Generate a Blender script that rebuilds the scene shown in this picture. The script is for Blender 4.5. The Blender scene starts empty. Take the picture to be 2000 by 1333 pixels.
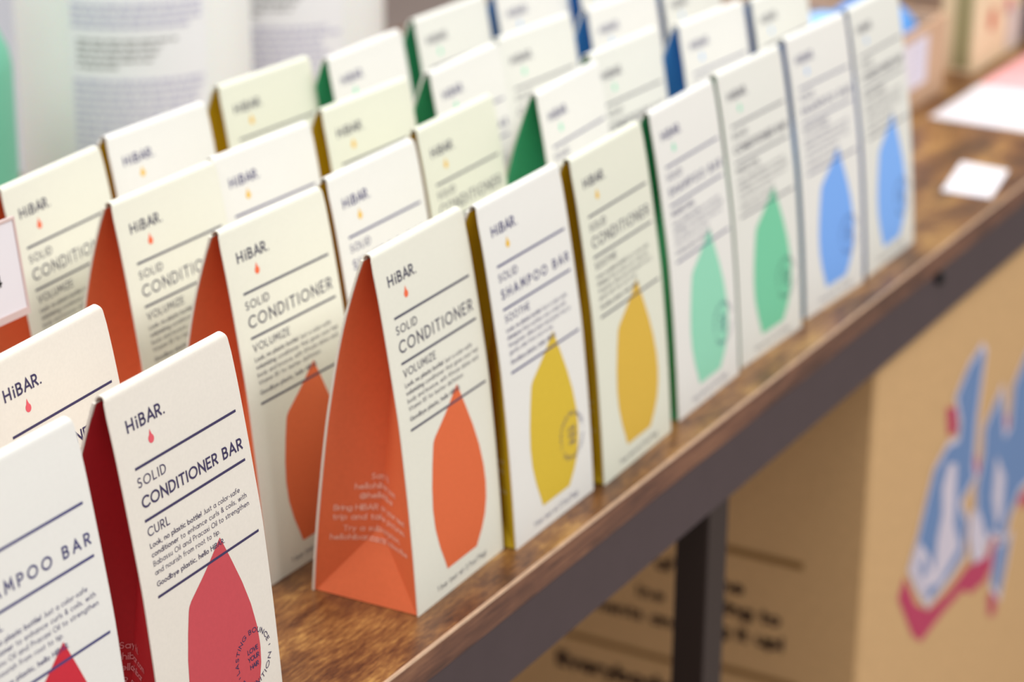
import bpy, math, random
from mathutils import Vector, Matrix

random.seed(7)
S = bpy.context.scene
COL = S.collection

# ------------------------------------------------------------------ camera
cam_d = bpy.data.cameras.new('camera')
cam = bpy.data.objects.new('camera', cam_d)
COL.objects.link(cam)
RT = Vector((0.49153352, -0.87080288, 0.00985646))
UP = Vector((0.30488173, 0.18267337, 0.93470721))
FW = Vector((0.81574624, 0.45643487, -0.35528197))
cam.matrix_world = Matrix(((RT.x, UP.x, -FW.x, -0.6601954),
                           (RT.y, UP.y, -FW.y, -0.39915983),
                           (RT.z, UP.z, -FW.z, 0.40645078),
                           (0, 0, 0, 1)))
cam_d.sensor_width = 36.0
cam_d.lens = 4864.85 / 2000 * 36.0
cam_d.clip_start = 0.02
cam_d.clip_end = 60
cam_d.dof.use_dof = True
cam_d.dof.focus_distance = 0.785
cam_d.dof.aperture_fstop = 9.0
S.camera = cam

# ------------------------------------------------------------------ world, lamps, exposure
w = bpy.data.worlds.new('shop_ambient')
S.world = w
w.use_nodes = True
w.node_tree.nodes['Background'].inputs['Color'].default_value = (0.99, 1.0, 0.98, 1)
w.node_tree.nodes['Background'].inputs['Strength'].default_value = 0.48


def area(name, loc, target, sx, sy, power, color):
    d = bpy.data.lights.new(name, 'AREA')
    d.shape = 'RECTANGLE'
    d.size, d.size_y = sx, sy
    d.energy = power
    d.color = color
    o = bpy.data.objects.new(name, d)
    COL.objects.link(o)
    o.location = loc
    o.rotation_euler = (Vector(target) - Vector(loc)).to_track_quat('-Z', 'Y').to_euler()
    return o


area('ceiling_lamp_left', (-1.4, -0.35, 1.5), (0.1, 0.1, 0), 0.9, 0.5, 9, (1.0, 0.99, 0.96))
area('ceiling_lamp_front', (0.5, -1.3, 1.7), (0.2, 0.1, 0), 1.4, 0.5, 34, (1.0, 0.99, 0.96))
area('ceiling_lamp_back_left', (-0.8, 1.0, 1.7), (0.2, 0.1, 0), 1.2, 0.5, 22, (1.0, 0.99, 0.97))
area('ceiling_lamp_back', (0.7, 0.6, 2.0), (0.3, 0.2, 0), 1.4, 0.5, 22, (1.0, 0.99, 0.97))
S.view_settings.view_transform = 'Standard'
S.view_settings.look = 'None'
S.view_settings.gamma = 1
S.view_settings.use_curve_mapping = False
S.view_settings.exposure = -0.08


# ------------------------------------------------------------------ materials
def srgb(r, g, b):
    f = lambda c: c / 12.92 if c <= 0.04045 else ((c + 0.055) / 1.055) ** 2.4
    return (f(r / 255), f(g / 255), f(b / 255), 1)


def mat(name, rgb, rough=0.6, spec=0.3, metal=0.0, grain=0.0, gscale=400, trans=0.0, sss=0.0):
    m = bpy.data.materials.new(name)
    m.use_nodes = True
    nt = m.node_tree
    b = nt.nodes['Principled BSDF']
    c = srgb(*rgb)
    b.inputs['Roughness'].default_value = rough
    b.inputs['Specular IOR Level'].default_value = spec
    b.inputs['Metallic'].default_value = metal
    if trans:
        b.inputs['Transmission Weight'].default_value = trans
    if sss:
        b.inputs['Subsurface Weight'].default_value = sss
        b.inputs['Subsurface Scale'].default_value = 0.01
    if grain:
        tc = nt.nodes.new('ShaderNodeTexCoord')
        n = nt.nodes.new('ShaderNodeTexNoise')
        n.inputs['Scale'].default_value = gscale
        n.inputs['Detail'].default_value = 4
        r = nt.nodes.new('ShaderNodeValToRGB')
        r.color_ramp.elements[0].position = 0.3
        r.color_ramp.elements[1].position = 0.7
        r.color_ramp.elements[0].color = tuple(x * (1 - grain) for x in c[:3]) + (1,)
        r.color_ramp.elements[1].color = tuple(min(1, x * (1 + grain)) for x in c[:3]) + (1,)
        nt.links.new(tc.outputs['Object'], n.inputs['Vector'])
        nt.links.new(n.outputs['Fac'], r.inputs['Fac'])
        nt.links.new(r.outputs['Color'], b.inputs['Base Color'])
    else:
        b.inputs['Base Color'].default_value = c
    return m


def wood_mat(name, ramp, sc, rough, spec, dark=0.75, fib=(120, 900)):
    m = bpy.data.materials.new(name)
    m.use_nodes = True
    nt = m.node_tree
    N, L = nt.nodes, nt.links
    b = N['Principled BSDF']
    tc = N.new('ShaderNodeTexCoord')
    mp = N.new('ShaderNodeMapping')
    mp.inputs['Scale'].default_value = sc
    L.new(tc.outputs['Object'], mp.inputs['Vector'])
    n1 = N.new('ShaderNodeTexNoise')
    n1.inputs['Scale'].default_value = 1.0
    n1.inputs['Detail'].default_value = 7
    n1.inputs['Roughness'].default_value = 0.62
    n1.inputs['Distortion'].default_value = 0.6
    L.new(mp.outputs['Vector'], n1.inputs['Vector'])
    # fine fibre
    mp2 = N.new('ShaderNodeMapping')
    mp2.inputs['Scale'].default_value = (fib[0], fib[1], fib[1])
    L.new(tc.outputs['Object'], mp2.inputs['Vector'])
    n2 = N.new('ShaderNodeTexNoise')
    n2.inputs['Scale'].default_value = 1.0
    n2.inputs['Detail'].default_value = 6
    n2.inputs['Roughness'].default_value = 0.7
    L.new(mp2.outputs['Vector'], n2.inputs['Vector'])
    mx = N.new('ShaderNodeMath')
    mx.operation = 'MULTIPLY_ADD'
    mx.inputs[1].default_value = 0.7
    L.new(n2.outputs['Fac'], mx.inputs[0])
    sub = N.new('ShaderNodeMath')
    sub.operation = 'SUBTRACT'
    sub.inputs[1].default_value = 0.35
    L.new(n1.outputs['Fac'], sub.inputs[0])
    L.new(sub.outputs[0], mx.inputs[2])
    r = N.new('ShaderNodeValToRGB')
    el = r.color_ramp.elements
    while len(el) < len(ramp):
        el.new(0.5)
    for e, (p, c) in zip(el, ramp):
        e.position = p
        e.color = srgb(*c)
    L.new(mx.outputs[0], r.inputs['Fac'])
    # burnt blotches
    n3 = N.new('ShaderNodeTexNoise')
    mp3 = N.new('ShaderNodeMapping')
    mp3.inputs['Scale'].default_value = (17, 34, 34)
    mp3.inputs['Location'].default_value = (3.1, 1.7, 0.4)
    L.new(tc.outputs['Object'], mp3.inputs['Vector'])
    n3.inputs['Scale'].default_value = 1.0
    n3.inputs['Detail'].default_value = 4
    L.new(mp3.outputs['Vector'], n3.inputs['Vector'])
    r3 = N.new('ShaderNodeValToRGB')
    r3.color_ramp.elements[0].position = 0.53
    r3.color_ramp.elements[1].position = 0.68
    r3.color_ramp.elements[0].color = (0, 0, 0, 1)
    r3.color_ramp.elements[1].color = (dark, dark, dark, 1)
    L.new(n3.outputs['Fac'], r3.inputs['Fac'])
    mix = N.new('ShaderNodeMix')
    mix.data_type = 'RGBA'
    mix.inputs[7].default_value = srgb(58, 34, 24)
    L.new(r3.outputs['Color'], mix.inputs[0])
    L.new(r.outputs['Color'], mix.inputs[6])
    L.new(mix.outputs[2], b.inputs['Base Color'])
    b.inputs['Roughness'].default_value = rough
    b.inputs['Specular IOR Level'].default_value = spec
    bp = N.new('ShaderNodeBump')
    bp.inputs['Strength'].default_value = 0.12
    bp.inputs['Distance'].default_value = 0.0005
    L.new(n2.outputs['Fac'], bp.inputs['Height'])
    L.new(bp.outputs['Normal'], b.inputs['Normal'])
    return m


M_WOOD = wood_mat('rustic_wood', [(0.28, (52, 30, 20)), (0.42, (98, 60, 34)), (0.55, (136, 92, 50)), (0.70, (184, 140, 78))],
                  (16, 46, 46), 0.34, 0.5, 0.85, (130, 700))
M_EDGE = wood_mat('wood_edge_print', [(0.25, (58, 36, 26)), (0.42, (98, 62, 46)), (0.6, (128, 86, 62)), (0.75, (150, 108, 78))],
                  (16, 220, 260), 0.42, 0.4, 0.6, (60, 1100))
M_LIP = mat('worn_edge', (200, 166, 138), 0.5, 0.4, grain=0.15, gscale=120)
M_STEEL = mat('dark_steel', (64, 51, 55), 0.42, 0.4, 0.0, grain=0.06, gscale=60)
M_LEG = mat('leg_steel', (44, 33, 29), 0.45, 0.3)
M_BLACK = mat('black_bolt', (18, 18, 20), 0.4)
M_KRAFT = mat('kraft_card', (210, 172, 124), 0.75, 0.2, grain=0.05, gscale=250)
M_KRAFT2 = mat('kraft_tray', (205, 168, 138), 0.75, 0.2, grain=0.05, gscale=250)
M_WHITE = mat('white_paper', (234, 230, 236), 0.6, 0.3)
M_PINK = mat('pink_paper', (246, 178, 182), 0.6, 0.3)
M_INKTXT = mat('carton_ink', (52, 30, 26), 0.7)
M_CBAND = mat('carton_band', (146, 110, 62), 0.7)


# ------------------------------------------------------------------ helpers
def empty(name, loc=(0, 0, 0), rz=0.0, parent=None):
    o = bpy.data.objects.new(name, None)
    COL.objects.link(o)
    o.location = loc
    o.rotation_euler = (0, 0, rz)
    o.empty_display_size = 0.01
    if parent:
        o.parent = parent
    return o


def tag(o, label, cat, group=None):
    o['label'] = label
    o['category'] = cat
    if group:
        o['group'] = group
    return o


class MB:
    def __init__(self):
        self.v, self.f, self.m, self.sm = [], [], [], []

    def add(self, vs, fs, mi=0, smooth=False):
        k = len(self.v)
        self.v += [tuple(x) for x in vs]
        for f in fs:
            self.f.append(tuple(i + k for i in f))
            self.m.append(mi)
            self.sm.append(smooth)
        return self

    def box(self, x0, x1, y0, y1, z0, z1, mi=0, bev=0.0):
        if bev <= 0:
            vs = [(x, y, z) for z in (z0, z1) for y in (y0, y1) for x in (x0, x1)]
            return self.add(vs, [(0, 2, 3, 1), (4, 5, 7, 6), (0, 1, 5, 4), (1, 3, 7, 5), (3, 2, 6, 7), (2, 0, 4, 6)], mi)
        b = min(bev, (x1 - x0) * .45, (y1 - y0) * .45, (z1 - z0) * .45)
        # three-axis chamfered box: 24 verts
        idx, vs = {}, []
        for sx in (0, 1):
            for sy in (0, 1):
                for sz in (0, 1):
                    X, Y, Z = (x0, x1)[sx], (y0, y1)[sy], (z0, z1)[sz]
                    dx, dy, dz = (b, -b)[sx], (b, -b)[sy], (b, -b)[sz]
                    for ax, p in enumerate(((X, Y + dy, Z + dz), (X + dx, Y, Z + dz), (X + dx, Y + dy, Z))):
                        idx[(sx, sy, sz, ax)] = len(vs)
                        vs.append(p)
        fs = []
        g = lambda a, c, d, ax: idx[(a, c, d, ax)]
        for s in (0, 1):
            q = [g(s, 0, 0, 0), g(s, 1, 0, 0), g(s, 1, 1, 0), g(s, 0, 1, 0)]
            fs.append(q if s else q[::-1])
            q = [g(0, s, 0, 1), g(1, s, 0, 1), g(1, s, 1, 1), g(0, s, 1, 1)]
            fs.append(q[::-1] if s else q)
            q = [g(0, 0, s, 2), g(1, 0, s, 2), g(1, 1, s, 2), g(0, 1, s, 2)]
            fs.append(q if s else q[::-1])
        for a in (0, 1):
            for c in (0, 1):
                q = [g(a, c, 0, 0), g(a, c, 1, 0), g(a, c, 1, 1), g(a, c, 0, 1)]
                fs.append(q if (a == c) else q[::-1])
                q = [g(a, 0, c, 0), g(a, 1, c, 0), g(a, 1, c, 2), g(a, 0, c, 2)]
                fs.append(q[::-1] if (a == c) else q)
                q = [g(0, a, c, 1), g(1, a, c, 1), g(1, a, c, 2), g(0, a, c, 2)]
                fs.append(q if (a == c) else q[::-1])
                for d in (0, 1):
                    t = [g(a, c, d, 0), g(a, c, d, 1), g(a, c, d, 2)]
                    fs.append(t if (a + c + d) % 2 else t[::-1])
        return self.add(vs, fs, mi)

    def lathe(self, prof, n=40, mi=0, c=(0, 0), cap=True):
        vs, fs = [], []
        for r, z in prof:
            for k in range(n):
                a = 2 * math.pi * k / n
                vs.append((c[0] + r * math.cos(a), c[1] + r * math.sin(a), z))
        for i in range(len(prof) - 1):
            for k in range(n):
                k2 = (k + 1) % n
                fs.append((i * n + k, i * n + k2, (i + 1) * n + k2, (i + 1) * n + k))
        self.add(vs, fs, mi, True)
        if cap:
            self.add([vs[k] for k in range(n)], [tuple(range(n))[::-1]], mi)
            o = (len(prof) - 1) * n
            self.add([vs[o + k] for k in range(n)], [tuple(range(n))], mi)
        return self

    def mesh(self, name, mats):
        me = bpy.data.meshes.new(name)
        me.from_pydata(self.v, [], self.f)
        for m in (mats if isinstance(mats, (list, tuple)) else [mats]):
            me.materials.append(m)
        me.polygons.foreach_set('material_index', self.m)
        me.polygons.foreach_set('use_smooth', self.sm)
        me.update()
        return me

    def obj(self, name, mats, parent=None, loc=None):
        o = bpy.data.objects.new(name, self.mesh(name, mats))
        COL.objects.link(o)
        if parent:
            o.parent = parent
        if loc:
            o.location = loc
        return o


def inst(name, me, parent):
    o = bpy.data.objects.new(name, me)
    COL.objects.link(o)
    o.parent = parent
    return o


# ------------------------------------------------------------------ stroke lettering
def A(cx, cy, rx, ry, t0, t1, n=None):
    n = n or max(3, int(abs(t1 - t0) / 24))
    return [(cx + rx * math.cos(math.radians(t0 + (t1 - t0) * i / n)), cy + ry * math.sin(math.radians(t0 + (t1 - t0) * i / n)))
            for i in range(n + 1)]


X = 0.63       # lower-case height
R_ = X / 2
GL = {
    'A': (.80, [[(0, 0), (.4, 1), (.8, 0)], [(.13, .31), (.67, .31)]]),
    'B': (.56, [[(0, 0), (0, 1), (.28, 1)] + A(.28, .76, .23, .24, 80, -90) + [(0, .52)], [(.28, .52)] + A(.29, .26, .27, .26, 80, -90) + [(0, 0)]]),
    'C': (.78, [A(.5, .5, .5, .5, 48, 312)]),
    'D': (.72, [[(0, 0), (0, 1), (.24, 1)] + A(.24, .5, .48, .5, 84, -84) + [(.24, 0), (0, 0)]]),
    'E': (.48, [[(.48, 1), (0, 1), (0, 0), (.48, 0)], [(0, .52), (.42, .52)]]),
    'F': (.46, [[(.46, 1), (0, 1), (0, 0)], [(0, .5), (.4, .5)]]),
    'G': (.86, [A(.5, .5, .5, .5, 45, 325) + [(.9, .45), (.55, .45)]]),
    'H': (.70, [[(0, 0), (0, 1)], [(.7, 0), (.7, 1)], [(0, .5), (.7, .5)]]),
    'I': (.0, [[(0, 0), (0, 1)]]),
    'J': (.36, [[(.36, 1), (.36, .26)] + A(.13, .24, .23, .24, 0, -110)]),
    'K': (.6, [[(0, 0), (0, 1)], [(.58, 1), (0, .42)], [(.2, .6), (.62, 0)]]),
    'L': (.46, [[(0, 1), (0, 0), (.46, 0)]]),
    'M': (.86, [[(0, 0), (.1, 1), (.43, .32), (.76, 1), (.86, 0)]]),
    'N': (.72, [[(0, 0), (0, 1), (.72, 0), (.72, 1)]]),
    'O': (1.0, [A(.5, .5, .5, .5, 0, 360, 18)]),
    'P': (.54, [[(0, 0), (0, 1), (.27, 1)] + A(.27, .72, .27, .28, 80, -90) + [(0, .44)]]),
    'Q': (1.0, [A(.5, .5, .5, .5, 0, 360, 18), [(.6, .3), (.95, -.03)]]),
    'R': (.56, [[(0, 0), (0, 1), (.27, 1)] + A(.27, .73, .26, .27, 80, -90) + [(0, .46)], [(.25, .46), (.56, 0)]]),
    'S': (.52, [A(.27, .75, .23, .25, 40, 255) + A(.25, .26, .26, .26, 80, -140)]),
    'T': (.62, [[(0, 1), (.62, 1)], [(.31, 1), (.31, 0)]]),
    'U': (.66, [[(0, 1), (0, .33)] + A(.33, .33, .33, .33, 180, 360) + [(.66, 1)]]),
    'V': (.74, [[(0, 1), (.37, 0), (.74, 1)]]),
    'W': (1.1, [[(0, 1), (.28, 0), (.55, .8), (.82, 0), (1.1, 1)]]),
    'X': (.66, [[(0, 0), (.66, 1)], [(0, 1), (.66, 0)]]),
    'Y': (.68, [[(0, 1), (.34, .46), (.68, 1)], [(.34, .46), (.34, 0)]]),
    'Z': (.6, [[(0, 1), (.6, 1), (0, 0), (.6, 0)]]),
    'a': (X, [A(R_, R_, R_, R_, 0, 360, 14), [(X, X), (X, 0)]]),
    'b': (X, [A(R_, R_, R_, R_, 0, 360, 14), [(0, 1.05), (0, 0)]]),
    'c': (.5, [A(R_, R_, R_, R_, 50, 310)]),
    'd': (X, [A(R_, R_, R_, R_, 0, 360, 14), [(X, 1.05), (X, 0)]]),
    'e': (X, [[(0.02, R_), (X, R_)] + A(R_, R_, R_, R_, 0, 310)]),
    'f': (.34, [A(.3, .86, .17, .19, 60, 180) + [(.13, 0)], [(0, X), (.32, X)]]),
    'g': (X, [A(R_, R_, R_, R_, 0, 360, 14), [(X, X), (X, -.05)] + A(R_, -.05, R_, .25, 0, -150)]),
    'h': (.5, [[(0, 0), (0, 1.05)], [(0, .36)] + A(.25, .37, .25, .26, 180, 0) + [(.5, 0)]]),
    'i': (.0, [[(0, 0), (0, X)], [(0, .93), (0, .95)]]),
    'j': (.1, [[(.1, X), (.1, -.2), (0, -.3)], [(.1, .88), (.1, .9)]]),
    'k': (.46, [[(0, 0), (0, 1.05)], [(.42, X), (0, .26)], [(.15, .4), (.46, 0)]]),
    'l': (.0, [[(0, 0), (0, 1.05)]]),
    'm': (.84, [[(0, 0), (0, X)], [(0, .38)] + A(.21, .4, .21, .23, 180, 0) + [(.42, 0)], [(.42, .38)] + A(.63, .4, .21, .23, 180, 0) + [(.84, 0)]]),
    'n': (.5, [[(0, 0), (0, X)], [(0, .36)] + A(.25, .37, .25, .26, 180, 0) + [(.5, 0)]]),
    'o': (X, [A(R_, R_, R_, R_, 0, 360, 14)]),
    'p': (X, [A(R_, R_, R_, R_, 0, 360, 14), [(0, X), (0, -.32)]]),
    'q': (X, [A(R_, R_, R_, R_, 0, 360, 14), [(X, X), (X, -.32)]]),
    'r': (.3, [[(0, 0), (0, X)], [(0, .34)] + A(.25, .37, .25, .26, 180, 75)]),
    's': (.36, [A(.19, .47, .16, .16, 40, 255) + A(.17, .16, .18, .16, 80, -140)]),
    't': (.3, [[(.12, .88), (.12, .14)] + A(.26, .14, .14, .14, 180, 280), [(0, X), (.3, X)]]),
    'u': (.5, [[(0, X), (0, .26)] + A(.25, .25, .25, .25, 180, 360) + [(.5, X)], [(.5, .3), (.5, 0)]]),
    'v': (.5, [[(0, X), (.25, 0), (.5, X)]]),
    'w': (.8, [[(0, X), (.2, 0), (.4, X), (.6, 0), (.8, X)]]),
    'x': (.46, [[(0, 0), (.46, X)], [(0, X), (.46, 0)]]),
    'y': (.5, [[(0, X), (.26, .02)], [(.5, X), (.12, -.32)]]),
    'z': (.42, [[(0, X), (.42, X), (0, 0), (.42, 0)]]),
    '.': (.0, [[(0, 0), (0, .03)]]), ',': (.08, [[(.08, .06), (0, -.14)]]),
    '!': (.0, [[(0, 1), (0, .3)], [(0, 0), (0, .03)]]), '-': (.26, [[(0, .34), (.26, .34)]]),
    "'": (.0, [[(0, 1), (0, .8)]]), '/': (.4, [[(0, -.1), (.4, 1.05)]]), '|': (0, [[(0, .6), (0, .3)]]),
    '(': (.16, [A(.3, .42, .3, .66, 120, 240)]), ')': (.16, [A(-.14, .42, .3, .66, 60, -60)]),
    '&': (.6, [A(.28, .78, .18, .22, -50, 230) + [(.62, 0)], A(.26, .27, .26, .27, 95, 330) + [(.6, .45)]]),
    '@': (1.0, [A(.5, .4, .5, .52, -50, 300, 18), A(.5, .4, .2, .22, 0, 360, 10), [(.72, .6), (.74, .2), (.9, .2)]]),
    '0': (.6, [A(.3, .5, .3, .5, 0, 360, 14)]), '1': (.24, [[(0, .8), (.22, 1), (.22, 0)]]),
    '2': (.5, [A(.25, .72, .25, .28, 170, -30) + [(0, 0), (.5, 0)]]),
    '4': (.62, [[(.45, 0), (.45, 1), (0, .3), (.62, .3)]]),
    '5': (.5, [[(.46, 1), (.1, 1), (.06, .6)] + A(.22, .32, .27, .32, 110, -140)]),
    '6': (.56, [A(.28, .28, .28, .28, 0, 360, 12), [(.02, .36), (.36, 1)]]),
    '7': (.52, [[(0, 1), (.52, 1), (.16, 0)]]), '9': (.56, [A(.28, .72, .28, .28, 0, 360, 12), [(.54, .64), (.2, 0)]]),
    ' ': (.22, []),
}


def layout(text, cap, u0, v0, stroke, width=None, track=0.24, bold=1.35):
    """-> list of (polyline, stroke width); '*' switches bold on and off"""
    chars, b = [], False
    for ch in text:
        if ch == '*':
            b = not b
        else:
            chars.append((ch, b))
    n = len(chars)
    base = sum(GL[c][0] for c, _ in chars)
    k = cap
    if width is not None and n > 1:
        t = (width / cap - base - stroke) / (n - 1)
        if t < 0.13:                       # too tight: narrow the letters instead
            t = 0.13
            k = width / (base + stroke + t * (n - 1))
        track = t
    out, x = [], u0 + stroke * k / 2
    for ch, bo in chars:
        gw, strokes = GL[ch]
        th = stroke * cap * (bold if bo else 1)
        for pl in strokes:
            out.append(([(x + px * k, v0 + th / 2 + py * (cap - th)) for px, py in pl], th))
        x += (gw + track) * k
    return out, x - track * k + stroke * k / 2


def ribbon(pl, th):
    """quads of a stroked polyline, in 2D: list of vertex pairs"""
    closed = len(pl) > 3 and abs(pl[0][0] - pl[-1][0]) < 1e-9 and abs(pl[0][1] - pl[-1][1]) < 1e-9
    P = [Vector(p) for p in pl]
    Q = [P[0]]
    for p in P[1:]:
        if (p - Q[-1]).length > 1e-6 * max(1, th):
            Q.append(p)
    P = Q
    n = len(P)
    if n < 2:
        return []
    d = [(P[i + 1] - P[i]).normalized() for i in range(n - 1)]
    pairs = []
    h = th / 2
    for i in range(n):
        if closed and i in (0, n - 1):
            a, b = d[-1], d[0]
        else:
            a, b = d[max(0, i - 1)], d[min(n - 2, i)]
        na, nb = Vector((-a.y, a.x)), Vector((-b.y, b.x))
        m = na + nb
        if m.length < 0.3:
            m = nb.copy()
            s = h
        else:
            m.normalize()
            s = h / max(0.35, m.dot(nb))
        q = P[i].copy()
        if not closed and i == 0:
            q -= d[0] * h * .9
        if not closed and i == n - 1:
            q += d[-1] * h * .9
        pairs.append((q + m * s, q - m * s))
    return pairs


def strokes_to(mb, strokes, f, mi=0):
    for pl, th in strokes:
        pr = ribbon(pl, th)
        if not pr:
            continue
        vs = []
        for a, b in pr:
            vs.append(f(a.x, a.y))
            vs.append(f(b.x, b.y))
        mb.add(vs, [(2 * i, 2 * i + 1, 2 * i + 3, 2 * i + 2) for i in range(len(pr) - 1)], mi)


def poly_to(mb, pts, f, mi=0):
    mb.add([f(*p) for p in pts], [tuple(range(len(pts)))], mi)


# ------------------------------------------------------------------ the folded paper box (metres from mm tables)
BW, BH, BD, BL = 0.064, 0.1325, 0.0445, 134.0
YR = 0.0201
RC = 0.0022                # radius of the folded ridge
ZT = BH - RC


def lerp_tab(tab, s):
    for (s0, a0), (s1, a1) in zip(tab, tab[1:]):
        if s <= s1:
            t = (s - s0) / (s1 - s0)
            return a0 + (a1 - a0) * t
    return tab[-1][1]


def smooth_tab(tab):
    n = 60
    raw = [lerp_tab(tab, i / n) for i in range(n + 1)]
    for _ in range(10):
        raw = [raw[0]] + [(raw[i - 1] + 2 * raw[i] + raw[i + 1]) / 4 for i in range(1, n)] + [raw[-1]]
    return [(i / n, r) for i, r in enumerate(raw)]


FB = smooth_tab([(0, 0), (.15, 1.2), (.33, 2.2), (.55, 2.8), (.76, 1.9), (.9, 1.1), (1, 0)])
BB = smooth_tab([(0, 0), (.1, 1.4), (.25, 2.8), (.41, 3.9), (.53, 4.5), (.73, 4.2), (.84, 3.2), (.95, 1.2), (1, 0)])


def yf(s):
    return (YR - RC) * s - lerp_tab(FB, s) * 1e-3


def yb(s):
    return BD + (YR + RC - BD) * s + lerp_tab(BB, s) * 1e-3


def front_pt(u, v, off=0.0):
    """u, v in mm on the front panel -> box space"""
    s = min(1.0, v / BL)
    ds = 0.01
    z = ZT * s
    dy = (yf(min(1, s + ds)) - yf(max(0, s - ds)))
    dz = ZT * (min(1, s + ds) - max(0, s - ds))
    l = math.hypot(dy, dz)
    return (u * 1e-3, yf(s) - off * dz / l, z + off * dy / l)


def panel_mesh(name, front, m):
    """paper sheet with thickness; the front one carries the rounded ridge"""
    mb = MB()
    n = 30
    th = 0.0005 if front else 0.0009
    prof = []
    for i in range(n + 1):
        s = i / n
        prof.append((yf(s) if front else yb(s), ZT * s))
    if front:
        for k in range(1, 9):
            a = math.pi * (1 - k / 8)
            prof.append((YR + RC * math.cos(a), ZT + RC * math.sin(a)))
    inner = []
    for i, (y, z) in enumerate(prof):
        y0, z0 = prof[max(0, i - 1)]
        y1, z1 = prof[min(len(prof) - 1, i + 1)]
        dy, dz = y1 - y0, z1 - z0
        l = math.hypot(dy, dz)
        sg = 1 if front else -1
        inner.append((y + sg * th * dz / l, z - sg * th * dy / l))
    k = len(prof)
    r = 0.0012
    us = [0.0, BW]
    vs = []
    for pr in (prof, inner):
        for j, (y, z) in enumerate(pr):
            tuck = 0.0
            if front and j > n - 1:                    # the ridge corners are slightly rounded off
                tuck = r * min(1, (j - n + 1) / 4)
            vs.append((tuck, y, z))
            vs.append((BW - tuck, y, z))
    fs = []
    o = 2 * k
    for i in range(k - 1):
        q = (2 * i, 2 * i + 1, 2 * i + 3, 2 * i + 2)
        fs.append(q if front else q[::-1])
        q2 = tuple(x + o for x in q)
        fs.append(q2[::-1] if front else q2)
    mb.add(vs, fs, 0, True)
    rim = []
    for i in range(k - 1):
        rim.append((2 * i, 2 * i + 2, o + 2 * i + 2, o + 2 * i))
        rim.append((2 * i + 1, o + 2 * i + 1, o + 2 * i + 3, 2 * i + 3))
    rim.append((0, o, o + 1, 1))
    e = 2 * (k - 1)
    rim.append((e, e + 1, o + e + 1, o + e))
    mb.add(vs, rim, 0, False)
    return mb.mesh(name, m)


ZM = 0.0262
TFI, TBI = 0.0005, 0.0009


def gus_section(z):
    """cross-section of the folded side at height z: front edge, fold(s), back edge as (x, y)"""
    s = min(1.0, z / ZT)
    y0, y1 = yf(s) + TFI, yb(s) - TBI
    hf = (y1 - y0) / 2
    flat = BD / 2
    inset = lambda h_: math.sqrt(max(0.0, flat * flat - h_ * h_))
    if z >= ZM:
        return [(0.0003, y0), (max(inset(hf), 0.001), (y0 + y1) / 2), (0.0003, y1)]
    sM = ZM / ZT
    yM0, yM1 = yf(sM) + TFI, yb(sM) - TBI
    xm, ym = inset((yM1 - yM0) / 2), (yM0 + yM1) / 2
    t = z / ZM
    ya, yc = TFI, BD - TBI
    return [(0.0003, y0), (0.0004 + xm * t, ya + 0.0004 + (ym - ya) * t), (0.0004 + xm * t, yc - 0.0004 + (ym - yc) * t), (0.0003, y1)]


def gusset_mesh(name, side, m):
    mb = MB()
    fx = (lambda x: x) if side == 'l' else (lambda x: BW - x)
    lo = [ZM * i / 6 for i in range(7)]
    hi = [ZM + (ZT - 0.0005 - ZM) * i / 22 for i in range(23)]
    lo[0] = 0.0002
    nseg = 4

    def strip(rows, flip):
        vs = []
        for a, b, z in rows:
            for k in range(nseg + 1):
                t = k / nseg
                vs.append((fx(a[0] + (b[0] - a[0]) * t), a[1] + (b[1] - a[1]) * t, z))
        fs = []
        for i in range(len(rows) - 1):
            for k in range(nseg):
                q = (i * (nseg + 1) + k, i * (nseg + 1) + k + 1, (i + 1) * (nseg + 1) + k + 1, (i + 1) * (nseg + 1) + k)
                fs.append(q[::-1] if flip else q)
        mb.add(vs, fs, 0, True)
    fl = side == 'l'
    f_rows, b_rows, t_rows = [], [], []
    for z in lo[:-1]:
        c = gus_section(z)
        f_rows.append((c[0], c[1], z))
        t_rows.append((c[1], c[2], z))
        b_rows.append((c[2], c[3], z))
    for z in hi:
        c = gus_section(z)
        f_rows.append((c[0], c[1], z))
        b_rows.append((c[1], c[2], z))
        if z == hi[0]:
            t_rows.append((c[1], c[1], z))
    strip(f_rows, fl)
    strip(b_rows, fl)
    strip(t_rows, fl)
    return mb.mesh(name, m)


def gus_pt(q, zmm, off=0.00025):
    """q in mm from the back edge towards the front edge of the left side"""
    z = zmm * 1e-3
    c = gus_section(z)[::-1]
    seg = [math.hypot(b[0] - a[0], b[1] - a[1]) for a, b in zip(c, c[1:])]
    tot = sum(seg)
    d = max(0, min(1, q / 44.5)) * tot
    for (a, b), l in zip(zip(c, c[1:]), seg):
        if d <= l + 1e-9:
            t = d / l if l > 1e-9 else 0
            return (a[0] + (b[0] - a[0]) * t - off, a[1] + (b[1] - a[1]) * t, z + off)
        d -= l
    return (c[-1][0] - off, c[-1][1], z + off)


GUS_LINES = [('Say hi.', 43.6, 9.5), ('hellohibar.com', 40.0, 21), ('@hellohibar', 36.4, 17), ('Bring HiBAR on your next', 32.0, 35),
             ('trip and take pictures.', 28.4, 35), ('Try a subscription.', 24.0, 27), ('hellohibar.com/subscribe', 20.4, 36)]
gl = MB()
for txt, zz, wd in GUS_LINES:
    st, _ = layout(txt, 2.35, 22.6 - wd / 2, zz, 0.17, width=wd)
    strokes_to(gl, st, gus_pt)
M_GTXT = {}

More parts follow.
